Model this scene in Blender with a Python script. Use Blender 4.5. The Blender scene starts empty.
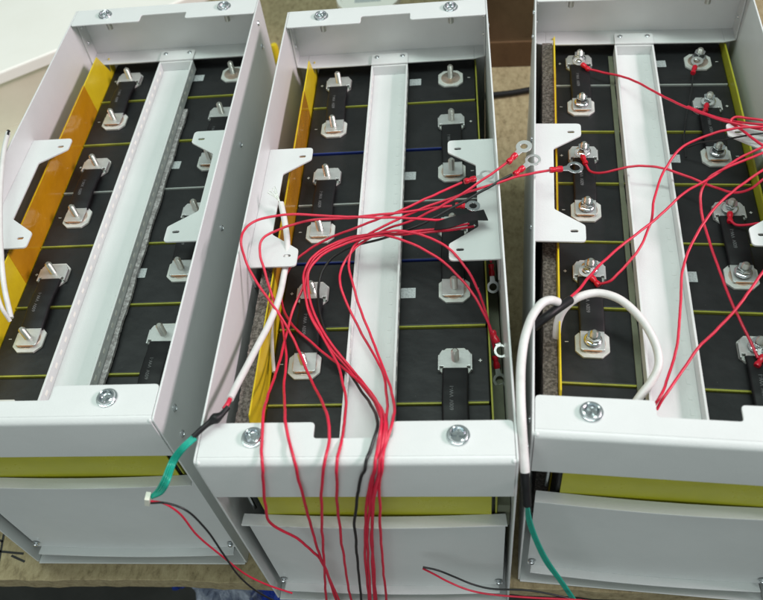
import bpy, bmesh, math, random
from mathutils import Vector, Matrix, Euler
random.seed(7)
S = 0.001
scene = bpy.context.scene
col = scene.collection

# ------------------------------------------------------------------ camera
CAM_LOC = Vector((70.806, -711.864, 520.824))          # millimetres
CAM_ROT = Euler((0.6709, 0.1024, 0.0442), 'XYZ')
FPX = 786.35
cam_d = bpy.data.cameras.new('camera')
cam = bpy.data.objects.new('camera', cam_d)
col.objects.link(cam)
cam.location = CAM_LOC * S
cam.rotation_euler = CAM_ROT
cam_d.sensor_width = 36
cam_d.lens = 36 * FPX / 763
cam_d.clip_start = 0.02
cam_d.clip_end = 50
cam_d.dof.use_dof = True
cam_d.dof.focus_distance = 0.68
cam_d.dof.aperture_fstop = 9
scene.camera = cam

# ------------------------------------------------------------------ light
world = bpy.data.worlds.new('World')
scene.world = world
world.use_nodes = True
bg = world.node_tree.nodes['Background']
bg.inputs[0].default_value = (0.76, 0.90, 0.85, 1)
bg.inputs[1].default_value = 0.34

def area(name, loc, target, sx, sy, power, color):
    d = bpy.data.lights.new(name, 'AREA')
    d.shape = 'RECTANGLE'; d.size = sx; d.size_y = sy
    d.energy = power; d.color = color
    o = bpy.data.objects.new(name, d)
    col.objects.link(o)
    o.location = loc
    o.rotation_euler = (Vector(target) - Vector(loc)).to_track_quat('-Z', 'Y').to_euler()
    return o
area('ceiling_tube_light', (-0.45, -0.15, 2.3), (0, -0.3, 0), 0.30, 2.2, 26, (0.83, 1.0, 0.92))
area('ceiling_tube_light', (0.35, -0.55, 2.2), (0, -0.3, 0), 0.25, 2.0, 14, (0.88, 1.0, 0.95))
area('side_pink_light', (2.3, -0.35, 1.45), (0, -0.2, 0), 0.9, 0.4, 60, (1.0, 0.81, 0.88))  # pinkish light from the right, its source out of view
area('front_fill_light', (-0.3, -2.6, 0.75), (0, -0.4, -0.1), 2.2, 1.2, 12, (0.92, 0.97, 1.0))  # added soft fill that brightens the front faces, not a real source

scene.view_settings.view_transform = 'Standard'
scene.view_settings.look = 'None'
scene.view_settings.exposure = 0.0
scene.view_settings.gamma = 1.0
scene.render.engine = 'CYCLES'

# ------------------------------------------------------------------ materials
MATS = {}
def mat(name, color, rough=0.5, metal=0.0, bump=None, vary=None, spec=0.5, coat=0.0, trans=0.0, alpha=1.0):
    m = bpy.data.materials.new(name); m.use_nodes = True
    nt = m.node_tree; N = nt.nodes; L = nt.links
    b = N['Principled BSDF']
    b.inputs['Base Color'].default_value = (*color, 1)
    b.inputs['Roughness'].default_value = rough
    b.inputs['Metallic'].default_value = metal
    b.inputs['Specular IOR Level'].default_value = spec
    b.inputs['Coat Weight'].default_value = coat
    b.inputs['Transmission Weight'].default_value = trans
    b.inputs['Alpha'].default_value = alpha
    tc = N.new('ShaderNodeTexCoord')
    if vary:                                   # (scale, colour2, low, high, detail)
        n = N.new('ShaderNodeTexNoise'); n.inputs['Scale'].default_value = vary[0]
        n.inputs['Detail'].default_value = vary[4] if len(vary) > 4 else 6
        n.inputs['Roughness'].default_value = 0.65
        L.new(tc.outputs['Object'], n.inputs['Vector'])
        r = N.new('ShaderNodeValToRGB')
        r.color_ramp.elements[0].position = vary[2]; r.color_ramp.elements[0].color = (*color, 1)
        r.color_ramp.elements[1].position = vary[3]; r.color_ramp.elements[1].color = (*vary[1], 1)
        L.new(n.outputs['Fac'], r.inputs[0]); L.new(r.outputs[0], b.inputs['Base Color'])
        mr = N.new('ShaderNodeMapRange')
        mr.inputs[3].default_value = max(0.02, rough - 0.08); mr.inputs[4].default_value = min(1, rough + 0.10)
        L.new(n.outputs['Fac'], mr.inputs[0]); L.new(mr.outputs[0], b.inputs['Roughness'])
    if bump:                                   # (scale, strength, distance)
        n = N.new('ShaderNodeTexNoise'); n.inputs['Scale'].default_value = bump[0]; n.inputs['Detail'].default_value = 4
        L.new(tc.outputs['Object'], n.inputs['Vector'])
        k = N.new('ShaderNodeBump'); k.inputs['Strength'].default_value = bump[1]; k.inputs['Distance'].default_value = bump[2]
        L.new(n.outputs['Fac'], k.inputs['Height']); L.new(k.outputs[0], b.inputs['Normal'])
    MATS[name] = m
    return m
WHITE = mat('white_powder_coat', (0.67, 0.685, 0.68), 0.36, bump=(800, 0.2, 0.0006), vary=(11, (0.61, 0.625, 0.62), 0.35, 0.72, 10))
FILM = mat('black_cell_film', (0.010, 0.0105, 0.0115), 0.45, vary=(28, (0.018, 0.0185, 0.020), 0.4, 0.75, 9), bump=(35, 0.5, 0.0022), spec=0.4)
def specks(m, scale, size, color):
    nt = m.node_tree; N = nt.nodes; L = nt.links; b = N['Principled BSDF']
    tc = N.new('ShaderNodeTexCoord'); v = N.new('ShaderNodeTexVoronoi'); v.inputs['Scale'].default_value = scale
    L.new(tc.outputs['Object'], v.inputs['Vector'])
    sx = N.new('ShaderNodeSeparateColor'); L.new(v.outputs['Color'], sx.inputs[0])
    th = N.new('ShaderNodeMath'); th.operation = 'MULTIPLY'; th.inputs[1].default_value = size
    pw = N.new('ShaderNodeMath'); pw.operation = 'POWER'; pw.inputs[1].default_value = 7
    L.new(sx.outputs[0], pw.inputs[0]); L.new(pw.outputs[0], th.inputs[0])
    lt = N.new('ShaderNodeMath'); lt.operation = 'LESS_THAN'
    L.new(v.outputs['Distance'], lt.inputs[0]); L.new(th.outputs[0], lt.inputs[1])
    mx = N.new('ShaderNodeMixRGB'); mx.inputs[2].default_value = (*color, 1)
    src = b.inputs['Base Color'].links[0].from_socket
    L.new(lt.outputs[0], mx.inputs[0]); L.new(src, mx.inputs[1]); L.new(mx.outputs[0], b.inputs['Base Color'])
specks(FILM, 130, 0.10, (0.20, 0.20, 0.19))
SLEEVE = mat('black_shrink_sleeve', (0.007, 0.007, 0.008), 0.48, bump=(120, 0.2, 0.0006), vary=(40, (0.010, 0.010, 0.011), 0.4, 0.8), spec=0.3)
ALU = mat('brushed_aluminium', (0.80, 0.81, 0.80), 0.34, 0.75, vary=(90, (0.62, 0.63, 0.62), 0.35, 0.75), bump=(400, 0.2, 0.0004))
PAD = mat('pale_terminal_plastic', (0.60, 0.61, 0.58), 0.35, 0.1, vary=(60, (0.45, 0.46, 0.43), 0.45, 0.8))
DISC = mat('warm_weld_disc', (0.78, 0.68, 0.60), 0.28, 0.85, vary=(120, (0.70, 0.48, 0.36), 0.42, 0.7))
COPPER = mat('copper_edge', (0.72, 0.36, 0.20), 0.3, 0.9, vary=(150, (0.8, 0.5, 0.33), 0.4, 0.7))
STEEL = mat('bright_zinc_steel', (0.72, 0.75, 0.77), 0.16, 1.0, vary=(200, (0.5, 0.52, 0.55), 0.45, 0.8))
STUD = mat('zinc_thread', (0.70, 0.69, 0.64), 0.30, 1.0)
YEL = mat('yellow_fibre_board', (0.70, 0.54, 0.018), 0.30, vary=(60, (0.62, 0.46, 0.014), 0.35, 0.7), bump=(400, 0.15, 0.0005))
OLIVE = mat('olive_spacer_board', (0.34, 0.34, 0.04), 0.4, vary=(50, (0.22, 0.23, 0.04), 0.35, 0.7))
ENDY = mat('yellow_green_end_board', (0.47, 0.45, 0.03), 0.28, vary=(20, (0.39, 0.38, 0.03), 0.35, 0.7))
BLUE = mat('blue_spacer_board', (0.007, 0.020, 0.14), 0.4)
GREYS = mat('grey_spacer_board', (0.33, 0.35, 0.33), 0.5)
AMBER = mat('amber_film_tape', (0.50, 0.225, 0.006), 0.18, vary=(20, (0.55, 0.26, 0.010), 0.35, 0.7), bump=(22, 0.5, 0.006), coat=0.6)
FOAM = mat('speckled_grey_foam', (0.085, 0.072, 0.062), 0.9, vary=(420, (0.27, 0.235, 0.21), 0.42, 0.62), bump=(500, 0.9, 0.002))
WRAP = mat('pale_speckled_wrap', (0.24, 0.22, 0.22), 0.6, vary=(300, (0.55, 0.52, 0.52), 0.40, 0.64), bump=(350, 0.9, 0.002))
LABEL = mat('grey_label', (0.50, 0.52, 0.53), 0.5, vary=(700, (0.36, 0.38, 0.39), 0.5, 0.56))
MARK = mat('white_print', (0.62, 0.62, 0.60), 0.6)
PRINT = mat('grey_print', (0.13, 0.13, 0.135), 0.6)
RED = mat('red_wire_insulation', (0.66, 0.016, 0.055), 0.38, vary=(70, (0.52, 0.012, 0.040), 0.35, 0.7))
REDS = mat('red_vinyl_crimp', (0.55, 0.004, 0.022), 0.28)
BLK = mat('black_wire_insulation', (0.012, 0.012, 0.013), 0.4)
WCAB = mat('white_cable_jacket', (0.70, 0.69, 0.675), 0.4, vary=(60, (0.58, 0.57, 0.55), 0.35, 0.75), bump=(150, 0.3, 0.001))
GRN = mat('green_wire_insulation', (0.004, 0.28, 0.20), 0.35, vary=(80, (0.004, 0.36, 0.27), 0.4, 0.7))
CONN = mat('cream_connector', (0.78, 0.76, 0.66), 0.45)
GAPM = mat('dull_olive_board', (0.14, 0.15, 0.10), 0.7, vary=(40, (0.10, 0.11, 0.075), 0.35, 0.7))
DARK = mat('dark_pen_ink', (0.02, 0.02, 0.02), 0.8)  # dark ink of the pen mark on the bench board
WPLAST = mat('white_plastic', (0.86, 0.84, 0.79), 0.45, vary=(6, (0.80, 0.78, 0.72), 0.3, 0.7), bump=(30, 0.1, 0.002))
CREAM = mat('cream_plastic', (0.76, 0.73, 0.60), 0.5, vary=(8, (0.66, 0.63, 0.50), 0.3, 0.7))
CARD = mat('brown_cardboard', (0.12, 0.062, 0.024), 0.85, vary=(40, (0.09, 0.045, 0.017), 0.3, 0.7), bump=(200, 0.3, 0.001))
MOSS = mat('dull_concrete', (0.10, 0.10, 0.09), 0.9, vary=(6, (0.06, 0.06, 0.055), 0.3, 0.7), bump=(60, 0.3, 0.004))
BAGB = mat('blue_plastic_film', (0.008, 0.045, 0.38), 0.25, bump=(40, 0.8, 0.01))
BAGC = mat('clear_plastic_film', (0.45, 0.50, 0.60), 0.15, vary=(25, (0.20, 0.24, 0.34), 0.4, 0.6), bump=(45, 1.0, 0.012), trans=0.2)
RUB = mat('black_rubber', (0.007, 0.007, 0.008), 0.6, spec=0.3)
# particle board: coarse chips stretched along x, darker flecks
def chipboard():
    m = bpy.data.materials.new('particle_board'); m.use_nodes = True
    nt = m.node_tree; N = nt.nodes; L = nt.links; b = N['Principled BSDF']
    tc = N.new('ShaderNodeTexCoord'); mp = N.new('ShaderNodeMapping'); mp.inputs['Scale'].default_value = (1.0, 0.55, 1)
    L.new(tc.outputs['Object'], mp.inputs[0])
    v = N.new('ShaderNodeTexNoise'); v.inputs['Scale'].default_value = 150; v.inputs['Detail'].default_value = 9; v.inputs['Roughness'].default_value = 0.75
    L.new(mp.outputs[0], v.inputs['Vector'])
    r = N.new('ShaderNodeValToRGB'); e = r.color_ramp.elements
    e[0].position = 0.30; e[0].color = (0.16, 0.12, 0.062, 1)
    e[1].position = 0.66; e[1].color = (0.42, 0.345, 0.205, 1)
    x = e.new(0.46); x.color = (0.31, 0.245, 0.135, 1)
    L.new(v.outputs['Fac'], r.inputs[0])
    n2 = N.new('ShaderNodeTexNoise'); n2.inputs['Scale'].default_value = 7; n2.inputs['Detail'].default_value = 3
    L.new(tc.outputs['Object'], n2.inputs['Vector'])
    mx = N.new('ShaderNodeMixRGB'); mx.blend_type = 'MULTIPLY'; mx.inputs[0].default_value = 0.3
    r2 = N.new('ShaderNodeValToRGB'); r2.color_ramp.elements[0].position = 0.35; r2.color_ramp.elements[0].color = (0.62, 0.64, 0.60, 1); r2.color_ramp.elements[1].position = 0.65
    L.new(n2.outputs['Fac'], r2.inputs[0]); L.new(r.outputs[0], mx.inputs[1]); L.new(r2.outputs[0], mx.inputs[2])
    L.new(mx.outputs[0], b.inputs['Base Color'])
    b.inputs['Roughness'].default_value = 0.8
    k = N.new('ShaderNodeBump'); k.inputs['Strength'].default_value = 0.6; k.inputs['Distance'].default_value = 0.002
    L.new(v.outputs['Fac'], k.inputs['Height']); L.new(k.outputs[0], b.inputs['Normal'])
    return m
CHIP = chipboard()

# ------------------------------------------------------------------ helpers
def obj(name, bm, m, parent=None, smooth=35, bevel=0.0, seg=2, recalc=True):
    if recalc: bmesh.ops.recalc_face_normals(bm, faces=bm.faces)
    me = bpy.data.meshes.new(name)
    bmesh.ops.scale(bm, vec=(S, S, S), verts=bm.verts)
    bm.to_mesh(me); bm.free()
    me.materials.append(m)
    if smooth:
        me.shade_smooth(); me.set_sharp_from_angle(angle=math.radians(smooth))
    o = bpy.data.objects.new(name, me); col.objects.link(o)
    if parent: o.parent = parent
    if bevel:
        b = o.modifiers.new('bevel', 'BEVEL'); b.width = bevel * S; b.segments = seg
        b.limit_method = 'ANGLE'; b.angle_limit = math.radians(40); b.harden_normals = True
    return o
def tag(o, label, cat, group=None, kind=None):
    o['label'] = label; o['category'] = cat
    if group: o['group'] = group
    if kind: o['kind'] = kind
    return o
def empty(name, loc=(0, 0, 0), rz=0.0):
    o = bpy.data.objects.new(name, None); col.objects.link(o)
    o.empty_display_size = 0.02
    o.location = Vector(loc) * S; o.rotation_euler = (0, 0, rz)
    return o
def copy_tree(o, parent=None):
    c = o.copy(); col.objects.link(c)
    if parent: c.parent = parent
    for ch in list(o.children): copy_tree(ch, c)
    return c
def box(bm, x0, x1, y0, y1, z0, z1):
    r = bmesh.ops.create_cube(bm, size=1)
    for v in r['verts']:
        v.co = Vector(((x0 + x1) / 2 + v.co.x * (x1 - x0), (y0 + y1) / 2 + v.co.y * (y1 - y0), (z0 + z1) / 2 + v.co.z * (z1 - z0)))
    return r['verts']
def round_poly(pts, rad, n=4):
    out = []; k = len(pts)
    for i in range(k):
        r = rad[i] if isinstance(rad, (list, tuple)) else rad
        p = Vector(pts[i]); a = Vector(pts[i - 1]); c = Vector(pts[(i + 1) % k])
        if r <= 0: out.append(p); continue
        u = (a - p); w = (c - p); lu, lw = u.length, w.length; u.normalize(); w.normalize()
        ang = u.angle(w); d = min(r / math.tan(ang / 2), lu * .49, lw * .49)
        p0 = p + u * d; p1 = p + w * d
        for j in range(n + 1):
            t = j / n
            out.append((p0 * (1 - t) ** 2 + p * 2 * t * (1 - t) + p1 * t ** 2))
    return out
def prism(bm, pts, z0, z1, axis='z', holes=()):
    """extrude an outline; axis z: pts=(x,y); axis x: pts=(y,z) extruded over x; axis y: pts=(x,z)"""
    def V(p, h):
        if axis == 'z': return (p[0], p[1], h)
        if axis == 'x': return (h, p[0], p[1])
        return (p[0], h, p[1])
    loops = [pts] + list(holes)
    lo_edges, hi_edges = [], []
    for lp in loops:
        a = [bm.verts.new(V(p, z0)) for p in lp]; b = [bm.verts.new(V(p, z1)) for p in lp]
        n = len(lp)
        for i in range(n):
            j = (i + 1) % n
            bm.faces.new((a[i], a[j], b[j], b[i]))
        for i in range(n):
            lo_edges.append(bm.edges.get((a[i], a[(i + 1) % n]))); hi_edges.append(bm.edges.get((b[i], b[(i + 1) % n])))
    bmesh.ops.triangle_fill(bm, edges=lo_edges, use_beauty=True, use_dissolve=True)
    bmesh.ops.triangle_fill(bm, edges=hi_edges, use_beauty=True, use_dissolve=True)
def lathe(bm, prof, cx=0, cy=0, n=24, M=None):
    rings = []
    for r, z in prof:
        if r < 1e-6: rings.append([bm.verts.new((cx, cy, z))])
        else: rings.append([bm.verts.new((cx + r * math.cos(2 * math.pi * i / n), cy + r * math.sin(2 * math.pi * i / n), z)) for i in range(n)])
    for a, b in zip(rings, rings[1:]):
        for i in range(n):
            j = (i + 1) % n
            if len(a) == 1 and len(b) == 1: continue
            if len(a) == 1: bm.faces.new((a[0], b[i], b[j]))
            elif len(b) == 1: bm.faces.new((a[i], a[j], b[0]))
            else: bm.faces.new((a[i], a[j], b[j], b[i]))
    if M is not None:
        vs = [v for r in rings for v in r]
        for v in vs: v.co = M @ v.co
def catmull(pts, seg=8):
    P = [Vector(p) for p in pts]
    if len(P) < 3: return P
    P = [P[0] * 2 - P[1]] + P + [P[-1] * 2 - P[-2]]
    out = []
    for i in range(1, len(P) - 2):
        p0, p1, p2, p3 = P[i - 1:i + 3]
        t0 = 0; t1 = t0 + max((p1 - p0).length, 1e-3) ** .5; t2 = t1 + max((p2 - p1).length, 1e-3) ** .5; t3 = t2 + max((p3 - p2).length, 1e-3) ** .5
        for k in range(seg):
            t = t1 + (t2 - t1) * k / seg
            A1 = p0 * ((t1 - t) / (t1 - t0)) + p1 * ((t - t0) / (t1 - t0))
            A2 = p1 * ((t2 - t) / (t2 - t1)) + p2 * ((t - t1) / (t2 - t1))
            A3 = p2 * ((t3 - t) / (t3 - t2)) + p3 * ((t - t2) / (t3 - t2))
            B1 = A1 * ((t2 - t) / (t2 - t0)) + A2 * ((t - t0) / (t2 - t0))
            B2 = A2 * ((t3 - t) / (t3 - t1)) + A3 * ((t - t1) / (t3 - t1))
            out.append(B1 * ((t2 - t) / (t2 - t1)) + B2 * ((t - t1) / (t2 - t1)))
    out.append(P[-2])
    return out
def tube(bm, path, r, n=10, radii=None):
    P = path; rings = []
    up = Vector((0, 0, 1)); t = (P[1] - P[0]).normalized()
    if abs(t.dot(up)) > .95: up = Vector((1, 0, 0))
    nrm = (up - t * up.dot(t)).normalized()
    for i, p in enumerate(P):
        a = P[max(i - 1, 0)]; b = P[min(i + 1, len(P) - 1)]
        t = (b - a).normalized(); nrm = (nrm - t * nrm.dot(t)).normalized(); bn = t.cross(nrm)
        rr = radii[i] if radii else r
        rings.append([bm.verts.new(p + (nrm * math.cos(2 * math.pi * k / n) + bn * math.sin(2 * math.pi * k / n)) * rr) for k in range(n)])
    for a, b in zip(rings, rings[1:]):
        for k in range(n):
            bm.faces.new((a[k], a[(k + 1) % n], b[(k + 1) % n], b[k]))
    bm.faces.new(rings[0][::-1]); bm.faces.new(rings[-1])
CR = CAM_ROT.to_matrix()
def at(u, v, h, axis=2):
    """point of the plane z = h (or y = h) seen at photo pixel u, v; used only to measure real positions"""
    q = CR @ Vector(((u - 381.5) / FPX, -(v - 300) / FPX, -1))
    return CAM_LOC + q * ((h - CAM_LOC[axis]) / q[axis])
def text_mesh(txt, size, depth=0.05):
    cu = bpy.data.curves.new('lettering', 'FONT'); cu.body = txt; cu.size = size; cu.extrude = depth
    cu.align_x = 'CENTER'; cu.align_y = 'CENTER'
    t = bpy.data.objects.new('lettering', cu); col.objects.link(t)
    dg = bpy.context.evaluated_depsgraph_get(); dg.update()
    me = bpy.data.meshes.new_from_object(t.evaluated_get(dg))
    bm = bmesh.new(); bm.from_mesh(me)
    bpy.data.objects.remove(t); bpy.data.curves.remove(cu); bpy.data.meshes.remove(me)
    return bm

# ------------------------------------------------------------------ setting: floor, bench
bm = bmesh.new(); box(bm, -4000, 4000, -3000, 5000, -930, -900)
tag(obj('floor', bm, MOSS, smooth=0), 'dark dull floor far below the workbench', 'floor', kind='structure')
del bpy.data.objects['floor']['category']
bench = tag(empty('workbench', (0, 100, -900)), 'chipboard workbench the three open metal cases stand on', 'workbench')
bm = bmesh.new()
# rough sawn front edge
n = 160; x0, x1 = -1000, 900
tp = []
for i in range(n + 1):
    x = x0 + (x1 - x0) * i / n
    y = -472 - 0.010 * (x + 40) + random.uniform(-.9, .9) + 1.2 * math.sin(x * .021)
    tp.append((x, y - 100))
tp += [(x1, 800), (x0, 800)]
prism(bm, tp, 675.5, 695.5)
obj('board_top', bm, CHIP, bench, smooth=0, bevel=1.0)
bm = bmesh.new(); box(bm, -1000, 900, -400, -370, 625, 675); box(bm, -1000, 900, 700, 730, 625, 675)
obj('frame_rail', bm, RUB, bench, bevel=1)
bm = bmesh.new(); box(bm, -1000, 900, -430, 700, 300, 315)
obj('lower_shelf', bm, MOSS, bench, bevel=1)
for x in (-980, 840):
    for y in (-400, 690):
        bm = bmesh.new(); box(bm, x, x + 40, y, y + 40, 0, 674.5)
        obj('leg', bm, RUB, bench, bevel=1)
# pencil cross on the board left of the left case
bm = bmesh.new()
for a, b in (((-409, -441), (-372, -444)), ((-400, -424), (-393, -462)), ((-384, -446), (-368, -452)), ((-404, -430), (-398, -432))):
    A, B = Vector((*a, 0)), Vector((*b, 0)); d = (B - A).normalized(); w = Vector((-d.y, d.x, 0)) * 1.1
    prism(bm, [((A + w).x, (A + w).y - 100), ((A - w).x, (A - w).y - 100), ((B - w).x, (B - w).y - 100), ((B + w).x, (B + w).y - 100)], 695.6, 695.9)
obj('pen_mark', bm, DARK, bench, smooth=0)

# ------------------------------------------------------------------ metal case (local frame: x across, y away, z up, z=0 cell tops)
XL, XR, YB, YF, ZT, ZB = -109.5, 100.5, 40.5, -485.5, 69.0, -204.0
XC = (XL + XR) / 2
T = 1.6
def build_case():
    root = empty('metal_case', (0, 0, ZB))
    off = -ZB
    def part(name, bm, m=WHITE, bevel=0.5, parent=root, smooth=35):
        bmesh.ops.translate(bm, vec=(0, 0, off), verts=bm.verts)
        return obj(name, bm, m, parent, smooth, bevel)
    # side walls
    for s in (-1, 1):
        xo = XL if s < 0 else XR; xi = xo - s * T
        bm = bmesh.new()
        pts = round_poly([(YB, ZB), (YB, ZT), (YF + 1, ZT), (YF + 1, ZB)], [0, 1, 3, 3])
        prism(bm, pts, min(xo, xi), max(xo, xi), 'x')
        w = part('side_wall', bm, bevel=0.45)
        for (y, z) in ((9.7, 57), (3, 33), (-151 - 5, 30), (-268, 30), (-458, 40), (-466, 16)):
            bm = bmesh.new()
            M = Matrix.Translation((xo, y, z)) @ Matrix.Rotation(s * math.pi / 2, 4, 'Y')
            lathe(bm, [(3.0, 0), (3.0, .5), (2.4, 1.3), (1.2, 1.6), (1.0, .8), (0, .8)], n=16, M=M)
            part('rivet', bm, STEEL, 0, w)
    # floor plate
    bm = bmesh.new(); box(bm, XL + T + .2, XR - T - .2, YF - .2, YB - T, ZB, ZB + T)
    part('floor_plate', bm)
    # back panel: web, notched top flange, bottom lip, side flanges
    bm = bmesh.new()
    yb = YB - .1; xl, xr = XL + T + .2, XR - T - .2
    box(bm, xl, xr, yb - T, yb, ZB + T + .3, ZT)
    fl = round_poly([(xl, yb - T), (xl, 11), (XC - 25, 11), (XC - 25, 23), (XC + 26, 23), (XC + 26, 11), (xr, 11), (xr, yb - T)], [0, 2.5, 3, 2, 2, 3, 2.5, 0])
    prism(bm, fl, ZT - T, ZT)
    box(bm, xl + 12.2, xr - 12.2, 15.5, yb - T, 13.5, 13.5 + T)
    prism(bm, [(xl, 15.5 + 4), (xl + 12.2, 15.5), (xl + 12.2, yb - T), (xl, yb - T)], 13.5, 13.5 + T)
    prism(bm, [(xr, 15.5 + 4), (xr - 12.2, 15.5), (xr - 12.2, yb - T), (xr, yb - T)], 13.5, 13.5 + T)
    prism(bm, [(yb - T, 13.5 + T), (19, 13.5 + T), (23, ZT - T - 2), (yb - T, ZT - T - 2)], xl, xl + T, 'x')
    prism(bm, [(yb - T, 13.5 + T), (19, 13.5 + T), (23, ZT - T - 2), (yb - T, ZT - T - 2)], xr - T, xr, 'x')
    bp = part('back_panel', bm)
    for x, s in ((xl + T, 1), (xr - T, -1)):
        for z in (56, 35):
            bm = bmesh.new()
            M = Matrix.Translation((x, 29, z)) @ Matrix.Rotation(s * math.pi / 2, 4, 'Y')
            lathe(bm, [(2.2, 0), (2.2, .4), (1.5, 1.2), (0, 1.3)], n=14, M=M)
            part('rivet', bm, STEEL, 0, bp)
    # front plate: notched flange, rounded bend, face
    bm = bmesh.new()
    xl2, xr2 = XL + T + .3, XR - T - .3; R = 5.0
    fl = round_poly([(xl2, YF + R), (xl2, -455.3), (XC - 27, -455.3), (XC - 27, -467.3), (XC + 25, -467.3), (XC + 25, -455.3), (xr2, -455.3), (xr2, YF + R)], [0, 3.5, 3, 2.5, 2.5, 3, 3.5, 0])
    prism(bm, fl, ZT - T, ZT)
    prof = []; inner = []
    for i in range(7):
        a = i / 6 * math.pi / 2
        prof.append((YF + R - R * math.sin(a), ZT - R + R * math.cos(a)))
        inner.append((YF + R - (R - T) * math.sin(a), ZT - R + (R - T) * math.cos(a)))
    prof.append((YF, 18.5)); inner.append((YF + T, 18.5))
    bot = round_poly([(xl2, 0), (xr2, 0)], 0)
    prism(bm, prof + inner[::-1], xl2, xr2, 'x')
    # side tabs of the plate, welded to the walls
    box(bm, xl2, xl2 + T, YF + T + .1, YF + 24, 24, ZT - T - .1)
    box(bm, xr2 - T, xr2, YF + T + .1, YF + 24, 24, ZT - T - .1)
    fp = part('front_plate', bm, bevel=0.35)
    for x in (xl2 + 1.2, xr2 - 1.2):
        bm = bmesh.new()
        M = Matrix.Translation((x, YF + 2.4, ZT - 2.4))
        bmesh.ops.create_icosphere(bm, subdivisions=2, radius=2.0, matrix=M)
        part('weld_bead', bm, WHITE, 0, fp)
    # curved front cover: web with outward flanges at top and bottom
    bm = bmesh.new()
    nn = 24; cx0, cx1 = XL + 7.5, XR - 5.5
    def yc(x, amp=2.4):
        t = (x - cx0) / (cx1 - cx0); return -476.6 - amp * math.sin(math.pi * t)
    for z0, z1 in ((-34.5 - T, -34.5), (-184, -184 + T)):
        pts = [(cx0 + (cx1 - cx0) * i / nn, yc(cx0 + (cx1 - cx0) * i / nn) + 2.0) for i in range(nn + 1)]
        pf = [(x, y - 9.4) for x, y in pts]
        e = 0.8 if z0 > -100 else -2.5
        pf = pf[::-1]
        out = [(pts[0][0] - e + 1, pts[0][1])] + pts[1:-1] + [(pts[-1][0] + e - 1, pts[-1][1])]
        pf[0] = (pf[0][0] + e, pf[0][1]); pf[-1] = (pf[-1][0] - e, pf[-1][1])
        rp = out + [pf[0]] + [p for p in pf[1:-1] if out[0][0] + 1 < p[0] < out[-1][0] - 1] + [pf[-1]]
        prism(bm, rp, z0, z1)
    front = [(cx0 + (cx1 - cx0) * i / nn, yc(cx0 + (cx1 - cx0) * i / nn)) for i in range(nn + 1)]
    back = [(x, y + T) for x, y in front]
    prism(bm, front + back[::-1], -184 + T, -34.5 - T)
    fc = part('front_cover', bm, bevel=0.3)
    for x in (cx0 + 3.5, cx1 - 3.5):
        bm = bmesh.new()
        M = Matrix.Translation((x, yc(x) - 1.0, -171)) @ Matrix.Rotation(math.pi / 2, 4, 'X')
        lathe(bm, [(3.4, 0), (3.4, .7), (2.3, .8), (2.3, 2.6), (1.7, 3.2), (1.0, 3.2), (.9, 2.2), (0, 2.2)], n=18, M=M)
        part('cover_screw', bm, STEEL, 0, fc)
    for x in (cx0 + 8, cx1 - 8):
        bm = bmesh.new()
        lathe(bm, [(0, -34.4), (1.5, -34.4), (1.5, 12), (0, 12)], cx=x, cy=-470, n=12)
        part('tie_rod', bm, STEEL, 0, fc)
    # slotted corner brackets folded from the side walls
    for s in (-1, 1):
        xw = (XL + T + .1) if s < 0 else (XR - T - .1)
        d = -s                                        # towards the middle
        y0, y1 = -151.5, -296.5
        W = 41.0; I = 16.5
        pts = [(0, y0), (W, y0), (W, y0 - 16), (I, y0 - 34), (I, y1 + 36), (W, y1 + 18), (W, y1), (0, y1)]
        pts = [(xw + d * a, b) for a, b in pts]
        out = round_poly(pts, [0, 4, 4, 3, 3, 4, 4, 0])
        holes = []
        for yy in (y0 - 11.5, y1 + 11.5):
            cxh = xw + d * (W - 9); hl = []
            for i in range(16):
                a = 2 * math.pi * i / 16
                hl.append((cxh + (1.7 if math.cos(a) > 0 else -1.7) + 1.5 * math.cos(a), yy + 1.5 * math.sin(a)))
            holes.append(hl)
        bm = bmesh.new(); prism(bm, out, 45 - T, 45, holes=holes)
        box(bm, min(xw, xw + d * T), max(xw, xw + d * T), y1 + .5, y0 - .5, 18, 45 - T)
        part('side_bracket', bm, bevel=0.35)
    # cable channel down the middle
    bm = bmesh.new()
    a0, a1 = XC - 19.8, XC + 19.8; yb0, yf0 = 12.0, -458.0; zr, zf = 15.6, 2.6
    t = 2.0
    box(bm, a0 + t, a1 - t, yf0, yb0, zf, zf + t)
    box(bm, a0, a0 + t, yf0, yb0, zf, zr)
    box(bm, a1 - t, a1, yf0, yb0, zf, zr)
    box(bm, a0 + t, a1 - t, yb0 - t, yb0, zf + t, zr)
    prism(bm, round_poly([(a0, yb0 + .02), (a1, yb0 + .02), (a1, yb0 + 18), (a0, yb0 + 18)], [0, 0, 3, 3]), zr, zr + t)
    box(bm, a0 + t, a1 - t, yf0, yf0 + t, zf + t, zr)
    ch = part('cable_channel', bm, bevel=0.4)
    for xa, xb, za, zb, m_ in ((a1 - t - 7.4, a1 - t - 4.2, zf + t - .2, zf + t + .25, WHITE), (a1 - .2, a1 + .2, 8.6, 11.2, WPLAST), (a0 + t - .2, a0 + t + .2, 8.6, 11.2, WPLAST)):
        bm = bmesh.new(); y = yb0 - 14
        while y > yf0 + 12:
            box(bm, xa, xb, y - 2.5, y + 2.5, za, zb); y -= 13.2
        part('slot_row', bm, m_, 0, ch, 0)
    for x in (XC - 14, XC + 14):
        bm = bmesh.new()
        lathe(bm, [(2.6, zr + t), (2.6, zr + t + .6), (1.8, zr + t + 1.3), (.7, zr + t + 1.4), (.6, zr + t + .9), (0, zr + t + .9)], cx=x, cy=yb0 + 12, n=16)
        part('rivet', bm, STEEL, 0, ch)
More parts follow.
